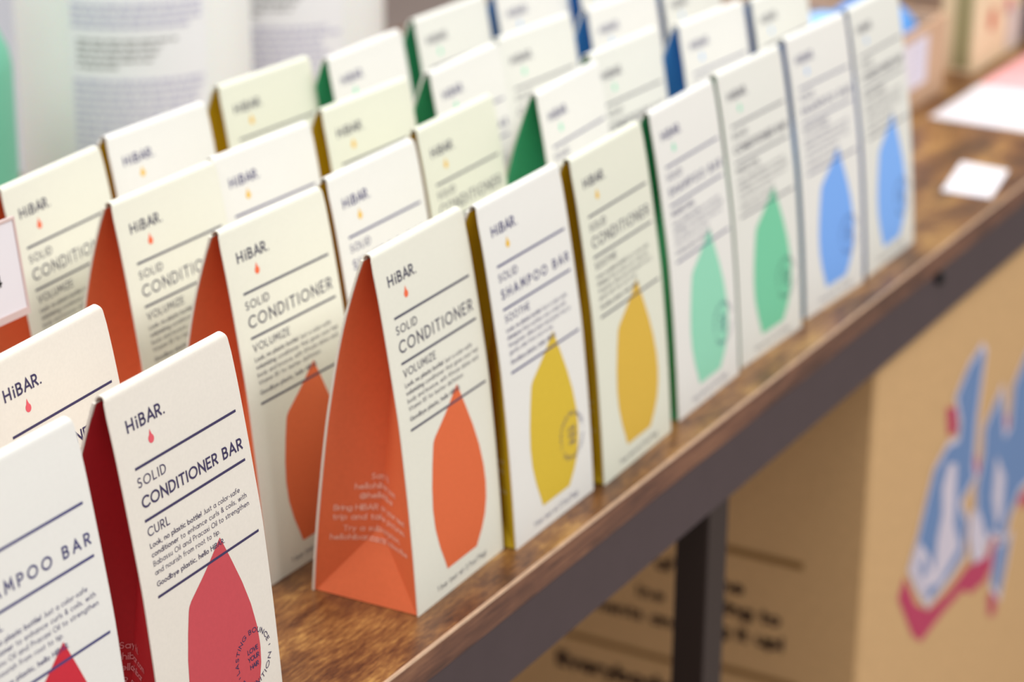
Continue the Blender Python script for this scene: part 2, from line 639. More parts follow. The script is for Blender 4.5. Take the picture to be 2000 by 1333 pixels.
DROP_L = [(75.6, 40.6), (68, 31), (61.5, 21.6), (60, 20.4), (52, 18.2), (44, 16.5), (36, 15.7), (28, 16.2), (20, 18.3), (14, 20.8), (9.6, 22.4)]
DROP_R = [(75.6, 40.8), (66, 45), (57, 48.8), (48, 51.8), (39, 53.7), (32, 54.2), (26, 53.6), (20, 51.8), (15, 48.8), (9.6, 44.2)]


def tab_at(tab, v):
    for (v0, a0), (v1, a1) in zip(tab, tab[1:]):
        if v1 <= v <= v0:
            return a0 + (a1 - a0) * (v0 - v) / (v0 - v1)
    return tab[-1][1]


def drop_mesh(name, m):
    mb = MB()
    n = 48
    vs = []
    for i in range(n + 1):
        v = 9.6 + (75.6 - 9.6) * i / n
        sag = 0.0
        vs.append(front_pt(tab_at(DROP_L, v), v + sag, 0.00007))
        vs.append(front_pt(tab_at(DROP_R, v), v + sag, 0.00007))
    mb.add(vs, [(2 * i, 2 * i + 1, 2 * i + 3, 2 * i + 2) for i in range(n)], 0, True)
    return mb.mesh(name, m)


def small_drop_mesh(name, m):
    mb = MB()
    pts = [(17.3, 120.5)]
    for a in range(60, -250, -20):
        pts.append((17.3 + 1.4 * math.cos(math.radians(a)), 117.5 + 1.4 * math.sin(math.radians(a))))
    poly_to(mb, pts, lambda u, v: front_pt(u, v, 0.00007))
    return mb.mesh(name, m)


def rule_mesh(name, u0, u1, v, m):
    mb = MB()
    h = 0.43
    mb.add([front_pt(u0, v - h, .00013), front_pt(u1, v - h, .00013), front_pt(u1, v + h, .00013), front_pt(u0, v + h, .00013)], [(0, 1, 2, 3)])
    return mb.mesh(name, m)


def lettering_meshes(title, word, lines, bottom, m):
    f = lambda u, v: front_pt(u, v, 0.00014)
    out = []

    def piece(name, items):
        mb = MB()
        e = 0
        for t, cap, u, v, st, k in items:
            if u is None:
                u = e + .8
            sk, e = layout(t, cap, u, v, st, **k)
            strokes_to(mb, sk, f)
        out.append((name, mb.mesh(name, m)))
    piece('logo_lettering', [(ch, 4.1, 7.2 + du, 122.5, .165, {}) for ch, du in zip('HiBAR', (0, 4.75, 6.4, 10.0, 14.3))] + [('.', 1.6, None, 122.5, .4, {})])
    if title == 'CONDITIONER':
        big = (title, 4.7, 7.2, 98.1, .135, dict(width=52.0))
    else:
        big = (title, 3.95, 7.2, 98.3, .165, dict(width=53.0))
    piece('title_lettering', [('SOLID', 3.2, 7.0, 105.1, .125, dict(width=14.2)), big])
    piece('scent_lettering', [(word, 3.0, 7.3, 89.3, .125, dict(track=.36))])
    piece('body_lettering', [(t, 1.75, 7.2, (85.6, 82.7, 79.8, 76.9, 73.1)[k], .1, dict(width=wd)) for k, (t, wd) in enumerate(lines)])
    piece('weight_lettering', [(bottom, 2.1, 14.5, 3.6, .11, dict(width=36))])
    return out


def seal_mesh(name, cu, cv, m):
    mb = MB()
    f = lambda u, v: front_pt(u, v, 0.00015)
    for k, t in enumerate(('LOVE', 'YOUR', 'HAIR')):
        s, e = layout(t, 1.75, 0, cv + 1.9 - 2.75 * k, .17, track=.16)
        w_ = e
        s = [([(x + cu - w_ / 2, y) for x, y in pl], th) for pl, th in s]
        strokes_to(mb, s, f)
    r = 8.3

    def arc_text(t, a_mid, span, outward):
        s, e = layout(t, 1.8, 0, 0, .15, width=None, track=.35)
        for pl, th in s:
            q = []
            for x, y in pl:
                fr = x / e - .5
                if outward:
                    a = a_mid - fr * span
                    rr = r + y
                else:
                    a = a_mid + fr * span
                    rr = r + 1.8 - y
                q.append((cu + rr * math.cos(math.radians(a)), cv + rr * math.sin(math.radians(a))))
            strokes_to(mb, [(q, th)], f)
    arc_text('LASTING BOUNCE', 104, 178, True)
    arc_text('DEFINITION', 283, 128, False)
    for a in (3, 203):
        c, s_ = math.cos(math.radians(a)), math.sin(math.radians(a))
        strokes_to(mb, [([(cu + (r + .6) * c, cv + (r + .6) * s_), (cu + (r + 1.3) * c, cv + (r + 1.3) * s_)], .3)], f)
    return mb.mesh(name, m)


# print colours per scent: (drop, folded side)
INK_S = mat('navy_ink', (66, 64, 118), 0.6)
INK_C = mat('slate_ink', (72, 70, 92), 0.6)
INK_R = mat('plum_ink', (62, 54, 92), 0.6)
P_WHITE = mat('white_carton', (233, 231, 226), 0.6, 0.25, grain=0.012, gscale=900)
P_CREAM = mat('cream_carton', (230, 228, 215), 0.6, 0.25, grain=0.015, gscale=900)
P_CREAMY = mat('ivory_carton', (227, 227, 211), 0.6, 0.25, grain=0.015, gscale=900)
P_CREAMR = mat('warm_cream_carton', (230, 223, 213), 0.6, 0.25, grain=0.02, gscale=900)
P_PALE = mat('pale_carton', (230, 229, 222), 0.6, 0.25, grain=0.012, gscale=900)
SC = {
    'red': dict(word='CURL', side=(196, 48, 56), s=(204, 44, 60), c=(200, 78, 86), small=(226, 92, 104)),
    'orange': dict(word='VOLUMIZE', side=(228, 116, 72), s=(222, 108, 62), c=(224, 108, 64), small=(240, 110, 70)),
    'yellow': dict(word='SOOTHE', side=(216, 182, 34), s=(218, 186, 58), c=(220, 180, 70), small=(236, 188, 50)),
    'green': dict(word='MAINTAIN', side=(78, 184, 136), s=(150, 218, 188), c=(122, 206, 166), small=(130, 225, 185)),
    'blue': dict(word='MOISTURIZE', side=(86, 164, 232), s=(126, 176, 248), c=(132, 182, 252), small=(150, 196, 250)),
}
LINES = {
    'red': [('*Look, no plastic bottle!* Just a color-safe', 47.5), ('*conditioner* to enhance curls & coils, with', 50.5),
            ('Babassu Oil and Pracaxi Oil to strengthen', 51.0), ('and nourish from root to tip.', 34), ('*Goodbye plastic, hello HiBAR.*', 35.5)],
    'orange': [('*Look, no plastic bottle!* Just a color-safe', 47.5), ('*volumizing* conditioner that gives your hair', 51.5),
               ('body and bounce, with African dates and', 50.5), ('Vitamin B5 for better definition.', 39), ('*Goodbye plastic, hello HiBAR.*', 35.5)],
    'yellow': [('*Look, no plastic bottle!* Just a color-safe', 47.5), ('*shampoo* that soothes your scalp with', 46),
               ('fenugreek, willow bark and green tea to', 49), ('gently calm from root to tip.', 34), ('*Goodbye plastic, hello HiBAR.*', 35.5)],
}
LINES['green'] = [LINES['red'][0], ('*everyday* care that keeps your hair bright', 50), ('and healthy, with Vitamin E and oils to', 48), LINES['red'][3], LINES['red'][4]]
LINES['blue'] = [LINES['red'][0], ('*moisture* for dry hair and scalp, with', 46), ('coconut oil and shea butter to soften', 47), LINES['red'][3], LINES['red'][4]]

front_me, back_me, gus_me = {}, {}, {}
for nm, pm in (('w', P_WHITE), ('c', P_CREAM), ('y', P_CREAMY), ('r', P_CREAMR), ('p', P_PALE)):
    front_me[nm] = panel_mesh('front_panel', True, pm)
    back_me[nm] = panel_mesh('back_panel', False, pm)
base_mb = MB().box(0.004, BW - 0.004, 0.0008, BD - 0.001, 0.0, 0.0006)
base_me = {nm: base_mb.mesh('base_panel', pm) for nm, pm in (('w', P_WHITE), ('c', P_CREAM), ('y', P_CREAMY), ('r', P_CREAMR), ('p', P_PALE))}
rules_me = {}
small_me, drop_me, let_me, seal_me, gtx_me = {}, {}, {}, {}, {}
for sc, d in SC.items():
    sm = mat(sc + '_side_print', d['side'], 0.5, 0.3, grain=0.03, gscale=600)
    gus_me[sc] = {s: gusset_mesh('side_gusset', s, sm) for s in 'lr'}
    lt = tuple(min(255, int(x * .5 + 128)) for x in d['side'])
    gtx_me[sc] = gl.mesh('gusset_lettering', mat(sc + '_side_lettering', lt, 0.6))
    small_me[sc] = small_drop_mesh('small_drop_print', mat(sc + '_small_drop_ink', d['small'], 0.6))
    for kd in 'sc':
        drop_me[sc + kd] = drop_mesh('drop_print', mat(sc + '_drop_ink_' + kd, d[kd], 0.6, 0.25, grain=0.025, gscale=700))
        title = 'SHAMPOO BAR' if kd == 's' else ('CONDITIONER' if sc in ('orange', 'yellow') else 'CONDITIONER BAR')
        ink = INK_S if kd == 's' else (INK_R if sc == 'red' else INK_C)
        let_me[sc + kd] = lettering_meshes(title, d['word'], LINES[sc], '1 bar (net wt 2.7oz/76g)', ink)
        rules_me[sc + kd] = [rule_mesh('rule_line', 7.2, 60.0, 111.2, ink), rule_mesh('rule_line', 7.0, 60.3, 94.6, ink), rule_mesh('rule_line', 6.7, 61.0, 69.9, ink)]
        if title != 'CONDITIONER':
            seal_me[sc + kd] = seal_mesh('round_seal', 49.8 if sc == 'red' else 48.5, 29.6, ink)
KIND = {'s': 'shampoo', 'c': 'conditioner'}


def paper_box(x, y, rz, sc, kd, paper, label):
    t = empty('paper_box', (x, y, 0.0), rz)
    tag(t, label, 'box', 'folded paper bar boxes standing in rows')
    fp = inst('front_panel', front_me[paper], t)
    inst('back_panel', back_me[paper], t)
    inst('base_panel', base_me[paper], t)
    for s in 'lr':
        g = inst('side_gusset', gus_me[sc][s], t)
        g['label'] = sc + ' folded side'
        if s == 'l':
            inst('gusset_lettering', gtx_me[sc], g)
    k = sc + kd
    inst('small_drop_print', small_me[sc], fp)
    dp = inst('drop_print', drop_me[k], fp)
    dp['label'] = sc + ' drop printed on the front'
    for me in rules_me[k]:
        inst('rule_line', me, fp)
    for nm, me in let_me[k]:
        o = inst(nm, me, fp)
        o['kind'] = 'stuff'
    if k in seal_me:
        inst('round_seal', seal_me[k], fp)
    return t


# ------------------------------------------------------------------ room
def struct(o):
    o['kind'] = 'structure'
    return o


M_FLOOR = mat('shop_floor', (200, 182, 174), 0.6, grain=0.05, gscale=3)
M_WALL = mat('taupe_wall', (206, 192, 187), 0.8)
struct(MB().box(-2.5, 4.5, -2.5, 2.6, -0.86, -0.80).obj('floor', M_FLOOR))
struct(MB().box(-2.5, 4.5, 2.6, 2.7, -0.80, 2.2).obj('wall_back', M_WALL))

# ------------------------------------------------------------------ shelf unit
SX0, SX1, SY1 = -0.75, 1.7, 0.485
rack = tag(empty('shelf_unit', (0, 0, -0.80)), 'long rustic brown wooden shelf on a dark steel frame, carrying the rows of paper boxes', 'shelf')


def part(mb, name, m, parent):
    o = mb.obj(name, m, parent)
    p = Vector((0, 0, 0))
    a = parent
    while a:
        p += a.location
        a = a.parent
    o.location = -p
    return o


part(MB().box(SX0, SX1, 0.0009, SY1, -0.0120, 0.0), 'shelf_board', M_WOOD, rack)
eb = part(MB().box(SX0, SX1, 0.0, 0.0009, -0.0120, -0.0009, 0), 'edge_band', M_EDGE, rack)
lip = MB()
lip.add([(SX0, -0.0001, -0.0007), (SX1, -0.0001, -0.0007), (SX1, 0.0004, 0.0002), (SX0, 0.0004, 0.0002), (SX0, 0.0009, 0.0002), (SX1, 0.0009, 0.0002), (SX0, 0.0009, -0.0007), (SX1, 0.0009, -0.0007)],
        [(0, 1, 2, 3), (3, 2, 5, 4), (0, 6, 7, 1), (4, 5, 7, 6), (0, 3, 4, 6), (1, 7, 5, 2)])
lp = part(lip, 'worn_edge', M_LIP, rack)
lp['label'] = 'pale worn top edge of the board'
for (y0, y1) in ((0.0006, 0.026), (SY1 - 0.026, SY1)):
    part(MB().box(SX0, SX1, y0, y1, -0.0415, -0.0122, 0, 0.0008), 'steel_beam', M_STEEL, rack)
for x0 in (-0.70, 0.232, 1.62):
    for (y0, y1) in ((0.002, 0.0175), (SY1 - 0.0175, SY1 - 0.002)):
        part(MB().box(x0, x0 + 0.0206, y0, y1, -0.80, -0.0415, 0, 0.0006), 'leg', M_LEG, rack)
for x in (0.5029, 1.45):
    b = MB()
    n = 14
    for r0, r1, ya, yb_ in ((0.0036, 0.0036, 0.0004, -0.0012), (0.0036, 0.0022, -0.0012, -0.0024)):
        vs = []
        for k in range(n):
            a = 2 * math.pi * k / n
            vs += [(x + r0 * math.cos(a), ya, -0.0165 + r0 * math.sin(a)), (x + r1 * math.cos(a), yb_, -0.0165 + r1 * math.sin(a))]
        b.add(vs, [(2 * k, (2 * k + 2) % (2 * n), (2 * k + 3) % (2 * n), 2 * k + 1) for k in range(n)], 0, True)
    b.add([(x + 0.0022 * math.cos(2 * math.pi * k / n), -0.0024, -0.0165 + 0.0022 * math.sin(2 * math.pi * k / n)) for k in range(n)], [tuple(range(n))])
    part(b, 'bolt', M_BLACK, rack)['label'] = 'black bolt head in the front rail'
part(MB().box(SX0, SX1, 0.02, SY1, -0.462, -0.45), 'lower_board', M_WOOD, rack)

# ------------------------------------------------------------------ the paper boxes
ROWN = ['front row', 'second row', 'third row', 'back row']
COLN = {-1: ('red', 's', 'w'), 0: ('red', 'c', 'r'), 1: ('orange', 'c', 'c'), 2: ('yellow', 's', 'w'), 3: ('yellow', 'c', 'y'),
        4: ('green', 's', 'w'), 5: ('green', 'c', 'p'), 6: ('blue', 's', 'w'), 7: ('blue', 'c', 'p')}
POS = {
    (0, -1): (-0.2120, 0.0116, 0.0128), (0, 0): (-0.1328, 0.0135, 0.0250), (0, 1): (0.0154, 0.0158, 0.0238), (0, 2): (0.0808, 0.0126, 0.0120),
    (0, 3): (0.1506, 0.0115, 0.0280), (0, 4): (0.2256, 0.0150, 0.0200), (0, 5): (0.2952, 0.0179, -0.0300), (0, 6): (0.3694, 0.0181, -0.0480),
    (0, 7): (0.4401, 0.0158, 0.0020),
    (1, 0): (-0.1322, 0.0596, 0.0660), (1, 1): (0.0086, 0.0749, -0.0164), (1, 2): (0.0812, 0.0773, 0.0118), (1, 3): (0.1556, 0.0833, 0.0297),
    (1, 4): (0.2284, 0.0688, 0.0604), (1, 5): (0.2977, 0.0811, -0.0354), (1, 6): (0.3683, 0.0716, -0.0600), (1, 7): (0.4345, 0.0640, -0.0100),
    (2, 1): (0.0158, 0.1270, 0.0017), (2, 2): (0.0795, 0.1290, -0.0346), (2, 3): (0.1595, 0.1318, -0.0298), (2, 4): (0.2343, 0.1247, 0.0392),
    (2, 5): (0.3008, 0.1300, -0.0542), (2, 6): (0.3735, 0.1222, -0.0600), (2, 7): (0.4401, 0.1153, 0.0),
    (3, 1): (0.0101, 0.1724, 0.0700), (3, 2): (0.0820, 0.1818, -0.0274), (3, 3): (0.1672, 0.1893, -0.0538), (3, 4): (0.2321, 0.1760, 0.0279),
    (3, 5): (0.3132, 0.1818, -0.0178), (3, 6): (0.3795, 0.1765, -0.0600), (3, 7): (0.4440, 0.1650, 0.0),
}
TONE = {'w': 'white', 'c': 'cream', 'y': 'ivory', 'r': 'warm cream', 'p': 'off-white'}
for (r, c_), (x, y, rz) in sorted(POS.items()):
    sc, kd, pp = COLN[c_]
    where = ('front row at the shelf edge', 'second row from the shelf edge', 'third row from the shelf edge', 'rearmost row before the jugs')[r]
    paper_box(x, y, rz, sc, kd, pp, '%s %s box with %s drop and sides, %s' % (TONE[pp], KIND[kd], sc, where))

# ------------------------------------------------------------------ jugs behind the rows
M_JUG = mat('milky_plastic', (247, 248, 245), 0.45, 0.4, sss=0.15)
M_MINT = mat('mint_plastic', (112, 190, 160), 0.45, 0.4)
M_JLAB = mat('jug_label', (247, 247, 250), 0.6)
M_JINK = mat('jug_label_ink', (204, 202, 222), 0.6)
M_JINK2 = mat('jug_label_dark_ink', (160, 160, 160), 0.6)
M_CAP = mat('white_cap', (236, 236, 234), 0.5)


def jug(x, y, r, body_h, label, m, lab, seed):
    t = tag(empty('jug', (x, y, 0)), label, 'jug')
    k = r / 0.0615
    prof = [(r * .9, 0.0), (r * .98, 0.004), (r, 0.010), (r, body_h * .33), (r, body_h * .66), (r, body_h - .012), (r * .97, body_h - .004), (r * .86, body_h + .010 * k), (r * .6, body_h + .030 * k), (r * .36, body_h + .042 * k),
            (r * .30, body_h + .050 * k), (r * .30, body_h + .062 * k)]
    MB().lathe(prof, 56).obj('body', m, t)
    z0 = body_h + .056 * k
    MB().lathe([(r * .36, z0), (r * .36, z0 + .022 * k), (r * .33, z0 + .024 * k)], 32).obj('cap', M_CAP, t)
    if not lab:
        return t
    va = math.atan2(-0.39915983 - y, -0.6601954 - x)       # the side that faces the shop aisle
    a0, a1 = va - math.radians(31), va + math.radians(36)
    zl0, zl1 = 0.02, 0.19

    def cyl(s, z, off):      # s 0..1 from the reader's left to right
        a = a0 + (a1 - a0) * s
        return ((r + off) * math.cos(a), (r + off) * math.sin(a), z)
    mb = MB()
    n = 24
    vs = []
    for i in range(n + 1):
        vs += [cyl(i / n, zl0, .0003), cyl(i / n, zl1, .0003)]
    mb.add(vs, [(2 * i, 2 * i + 2, 2 * i + 3, 2 * i + 1) for i in range(n)], 0, True)
    lb = mb.obj('label_panel', M_JLAB, t)
    rnd = random.Random(seed)
    tx, td = MB(), MB()

    def row(dst, z, h, s0, s1, dash=True):
        s = s0
        while s < s1:
            e = min(s1, s + (rnd.uniform(.03, .11) if dash else 1))
            q = [cyl(s, z, .0006), cyl((s + e) / 2, z, .0006), cyl(e, z, .0006), cyl(e, z + h, .0006), cyl((s + e) / 2, z + h, .0006), cyl(s, z + h, .0006)]
            dst.add(q, [(0, 1, 4, 5), (1, 2, 3, 4)], 0)
            s = e + .015
    z = 0.126
    row(td, 0.1295, 0.008, .32, .80)
    for k_ in range(4):
        row(tx, 0.119 - k_ * .0036, 0.0021, .02, .96 - .1 * (k_ == 3))
    for k_ in range(5):
        row(td, 0.1015 - k_ * .0034, 0.0014, .05, (.78, .66, .62, .58, .34)[k_])
    for k_ in range(14):
        row(tx, 0.080 - k_ * .0038, 0.0022, .02, rnd.uniform(.8, .97))
    row(td, 0.158, 0.012, .15, .9)
    for k_ in range(3):
        row(tx, 0.152 - k_ * .0045, 0.0022, .1, .9)
    o = tx.obj('fine_print', M_JINK, lb)
    o['kind'] = 'stuff'
    o = td.obj('bold_print', M_JINK2, lb)
    o['kind'] = 'stuff'
    return t


jug(0.358, 0.40, 0.0615, 0.215, 'milky white jug with a printed label, behind the rows and nearer the mint bottle', M_JUG, True, 3)
jug(0.489, 0.40, 0.0615, 0.215, 'milky white jug with a printed label, half hidden behind the other white jug', M_JUG, True, 5)
jug(0.185, 0.40, 0.050, 0.122, 'plain mint green bottle standing left of the white jugs', M_MINT, False, 1)

# ------------------------------------------------------------------ price tag standing beside the rearmost orange box
pt = tag(empty('price_tag', (-0.0615, 0.1365, 0)), 'white price tag on a stand beside the rearmost orange conditioner box', 'price tag')
card = MB()
CX0, CX1, CZ0, CZ1 = -0.034, 0.0352, 0.1062, 0.1378
card.box(CX0, CX1, -0.0004, 0.0004, CZ0, CZ1)
cd = card.obj('card', M_WHITE, pt)
fr = MB()
for (a, b, c2, d2) in ((CX0 - .001, CX1 + .001, CZ0 - .0026, CZ0), (CX0 - .001, CX1 + .001, CZ1, CZ1 + .001), (CX0 - .001, CX0, CZ0, CZ1), (CX1, CX1 + .001, CZ0, CZ1)):
    fr.box(a, b, -.0008, .0008, c2, d2)
fr.obj('holder_frame', mat('clear_holder', (214, 190, 186), 0.3), pt)
tx = MB()
s, e = layout('4', 0.0040, 0.0225, 0.1165, .2)
strokes_to(tx, [([(x * 1, y) for x, y in pl], th) for pl, th in s], lambda u, v: (u - .001, -.00055, v))
tx.obj('numeral', M_BLACK, cd)
pt.rotation_euler = (math.radians(-8), 0, 0)
MB().lathe([(.0016, 0.003), (.0016, CZ0 - .0026)], 12).obj('stem', M_CAP, pt)
MB().lathe([(.016, 0), (.016, .002), (.013, .0032)], 28).obj('base', M_CAP, pt)

# ------------------------------------------------------------------ right end of the shelf: small card, flyer, tray with packs, cream carton
cd = MB()
q = [(0.5946, 0.0343), (0.5954, 0.0062), (0.6513, 0.0152), (0.6537, 0.0439)]
cd.add([(x, y, 0.0003) for x, y in q] + [(x, y, 0.0008) for x, y in q], [(3, 2, 1, 0), (4, 5, 6, 7), (0, 1, 5, 4), (1, 2, 6, 5), (2, 3, 7, 6), (3, 0, 4, 7)])
tag(cd.obj('shelf_card', M_WHITE), 'small blank white card lying on the bare wooden shelf near its front edge', 'card')
fl = tag(empty('flyer', (0.84, 0.05, 0.0)), 'white and pink printed flyer lying flat at the right end of the shelf', 'flyer')
part(MB().box(0.733, 0.822, 0.004, 0.0930, 0.0002, 0.0009), 'white_half', M_WHITE, fl)
ph = part(MB().box(0.822, 0.96, 0.004, 0.0930, 0.0002, 0.0009), 'pink_half', M_PINK, fl)
ph['label'] = 'pink half of the flyer'
pr = MB()
for k in range(7):
    x = 0.752 + k * 0.0085
    for (ya, yb_) in ((0.012, 0.03), (0.034, 0.05), (0.053, 0.082))[:3]:
        pr.add([(x, ya, .00105), (x + .0012, ya, .00105), (x + .0012, yb_, .00105), (x, yb_, .00105)], [(0, 1, 2, 3)])
o = pr.obj('fine_print', mat('flyer_print', (222, 206, 222), .6), None)
o.parent = fl
o.location = (-0.84, -0.05, 0)
o['kind'] = 'stuff'
bl = MB()
poly_to(bl, [(0.862 + .014 * math.cos(a * .45), 0.062 + .010 * math.sin(a * .45), .0011) for a in range(14)], lambda *p: p)
part(bl, 'pale_spot', mat('flyer_pale_spot', (230, 226, 240), .6), fl)

TX0, TX1, TY0, TY1, TH = 0.660, 0.796, 0.108, 0.245, 0.0505
tr = tag(empty('kraft_tray', ((TX0 + TX1) / 2, TY0, 0)), 'open kraft cardboard tray holding blue packs behind the last blue box', 'tray')
part(MB().box(TX0, TX1, TY0, TY0 + .003, 0, TH, 0, .0005), 'front_wall', M_KRAFT2, tr)
part(MB().box(TX0, TX1, TY1 - .003, TY1, 0, TH + .022, 0, .0005), 'back_wall', M_KRAFT2, tr)
for x in (TX0, TX1 - .003):
    part(MB().box(x, x + .003, TY0 + .003, TY1 - .003, 0, TH, 0, .0005), 'side_wall', M_KRAFT2, tr)
part(MB().box(TX0 + .003, TX1 - .003, TY0 + .003, TY1 - .003, 0, .002), 'bottom', M_KRAFT2, tr)
lb = part(MB().box(0.722, 0.7625, TY0 - .0004, TY0, 0.0145, 0.0445), 'tray_label', mat('lilac_label', (232, 224, 236), .6), tr)
lb['label'] = 'white label on the tray front'
pr = MB()
for k in range(6):
    z = 0.040 - k * .004
    pr.add([(0.742, TY0 - .0006, z), (0.7565, TY0 - .0006, z), (0.7565, TY0 - .0006, z + .0012), (0.742, TY0 - .0006, z + .0012)], [(0, 1, 2, 3)])
o = part(pr, 'fine_print', M_JINK, lb)
o.location = (0, 0, 0)
o.location = Vector((-tr.location.x, -tr.location.y, 0)) - Vector((lb.location.x, lb.location.y, lb.location.z))
o['kind'] = 'stuff'


def pouch(x, y, z, l, wd, h, rot, m, label):
    t = tag(empty('pouch', (x, y, z)), label, 'pouch', 'blue packs in the kraft tray')
    t.rotation_euler = rot
    mb = MB()
    n, k = 12, 10
    vs = []
    for sgn in (1, -1):
        for i in range(n + 1):
            for j in range(k + 1):
                a, b = i / n, j / k
                e = (max(0, math.sin(math.pi * a)) ** .38) * (max(0, math.sin(math.pi * b)) ** .38)
                vs.append(((a - .5) * l, (b - .5) * wd, sgn * (h / 2 * e + .0003)))
    o_ = (n + 1) * (k + 1)
    fs = []
    for i in range(n):
        for j in range(k):
            q = (i * (k + 1) + j, (i + 1) * (k + 1) + j, (i + 1) * (k + 1) + j + 1, i * (k + 1) + j + 1)
            fs.append(q)
            fs.append(tuple(x_ + o_ for x_ in q)[::-1])
    mb.add(vs, fs, 0, True)
    mb.obj('bag', m, t)
    sl = MB()
    for s_ in (-1, 1):
        sl.box(s_ * l / 2 - (.006 if s_ < 0 else 0), s_ * l / 2 + (.006 if s_ > 0 else 0), -wd / 2, wd / 2, -.0004, .0004)
    sl.obj('seal_strip', m, t)
    return t


M_BLUEP = mat('blue_pack', (96, 164, 240), 0.45)
M_BLUEP2 = mat('light_blue_pack', (150, 198, 250), 0.45)
pouch(0.7600, 0.1440, 0.0345, 0.048, 0.056, 0.058, (0.0, 0.10, 0.05), M_BLUEP, 'bright blue pack lying in the front right corner of the kraft tray')
pouch(0.697, 0.1475, 0.0360, 0.048, 0.058, 0.060, (0.05, -0.12, -0.05), M_BLUEP2, 'pale blue pack lying in the kraft tray behind the last blue box')
pouch(0.728, 0.209, 0.0280, 0.096, 0.052, 0.036, (0.0, 0.0, 0.05), M_BLUEP, 'bright blue pack lying along the back wall of the kraft tray')

cr = tag(empty('cream_carton', (0.90, 0.105, 0)), 'cream upright carton with a red blot and olive side, right of the kraft tray', 'carton')
M_CRM = mat('cream_card', (236, 214, 178), 0.65)
M_OLV = mat('olive_print', (158, 150, 110), 0.65)
part(MB().box(0.8440, 0.934, 0.105, 0.129, 0, 0.118, 0, .0008), 'body', M_CRM, cr)
o = part(MB().box(0.8434, 0.8440, 0.1085, 0.1195, 0.004, 0.112), 'side_panel', M_OLV, cr)
o['label'] = 'olive side panel'
bl = MB()
poly_to(bl, [(0.8736 + .0062 * math.cos(a * .45), 0.1046, .0310 + .0080 * math.sin(a * .45)) for a in range(14)], lambda *p: p)
part(bl, 'red_blot', mat('red_blot_ink', (206, 106, 84), .6), cr)['label'] = 'red blot print'
bl = MB()
poly_to(bl, [(0.9060 + .0062 * math.cos(a * .45), 0.1046, .0345 + .0062 * math.sin(a * .45)) for a in range(14)], lambda *p: p)
part(bl, 'magenta_blot', mat('magenta_blot_ink', (206, 120, 140), .6), cr)['label'] = 'magenta blot print'
o = part(MB().box(0.904, 0.9335, 0.1046, 0.1052, 0.003, 0.030), 'grey_panel', mat('grey_panel_print', (214, 204, 196), .6), cr)
db = tag(empty('dark_box', (0.975, 0.11, 0)), 'dark plum upright box standing right of the cream carton', 'box')
M_PLUM = mat('plum_card', (64, 50, 66), .5)
part(MB().box(0.940, 1.01, 0.108, 0.150, 0, 0.11, 0, .0008), 'body', M_PLUM, db)
part(MB().box(0.9415, 1.0085, 0.1095, 0.1485, 0.11, 0.114, 0, .0008), 'lid', M_PLUM, db)

# ------------------------------------------------------------------ kraft carton under the shelf
ct = tag(empty('shipping_carton', (0.62, 0.13, -0.45)), 'large kraft shipping carton with blue graffiti logo and dark text, under the shelf', 'carton')
KX0, KX1, KY0, KY1, KZ0, KZ1 = 0.4484, 0.86, 0.010, 0.42, -0.449, -0.048
part(MB().box(KX0, KX1, KY0, KY1, KZ0, KZ1, 0, 0.002), 'body', M_KRAFT, ct)
fl_ = MB()
part(MB().box(KX0, KX1, KY0, (KY0 + KY1) / 2 - .001, KZ1, KZ1 + .003, 0, .001), 'flap', M_KRAFT, ct)
part(MB().box(KX0, KX1, (KY0 + KY1) / 2 + .001, KY1, KZ1, KZ1 + .003, 0, .001), 'flap', M_KRAFT, ct)
tx = MB()
sidef = lambda u, v: (KX0 - .0004, 0.20 - u, v)       # u runs from the back of the side to its front


def side_text(t, y_left, y_right, zb, cap, st=.24):
    s, e = layout(t, cap, 0.20 - y_left, zb, st, width=(y_left - y_right))
    strokes_to(tx, s, sidef)


side_text('of', 0.1300, 0.1190, -0.1915, 0.0085)
side_text('ine', 0.1404, 0.1240, -0.2105, 0.0075)
side_text('me', 0.0940, 0.0770, -0.1945, 0.0085)
side_text('ments and', 0.1680, 0.1120, -0.2250, 0.0078)
side_text('ring to', 0.0920, 0.0549, -0.2080, 0.0088)
side_text('g it up!', 0.0920, 0.0527, -0.2220, 0.0088)
side_text('Everybody', 0.1900, 0.1180, -0.2665, 0.0100, .28)
part(tx, 'lettering', M_INKTXT, ct)['kind'] = 'stuff'
for (ya, yb_, za, zb) in ((0.0990, 0.0439, -0.1712, -0.1668), (0.1850, 0.1050, -0.2468, -0.2432), (0.0980, 0.0430, -0.2425, -0.2385)):
    m_ = MB()
    m_.add([(KX0 - .0003, ya, za), (KX0 - .0003, yb_, za), (KX0 - .0003, yb_, zb), (KX0 - .0003, ya, zb)], [(0, 1, 2, 3)])
    part(m_, 'printed_band', M_CBAND, ct)

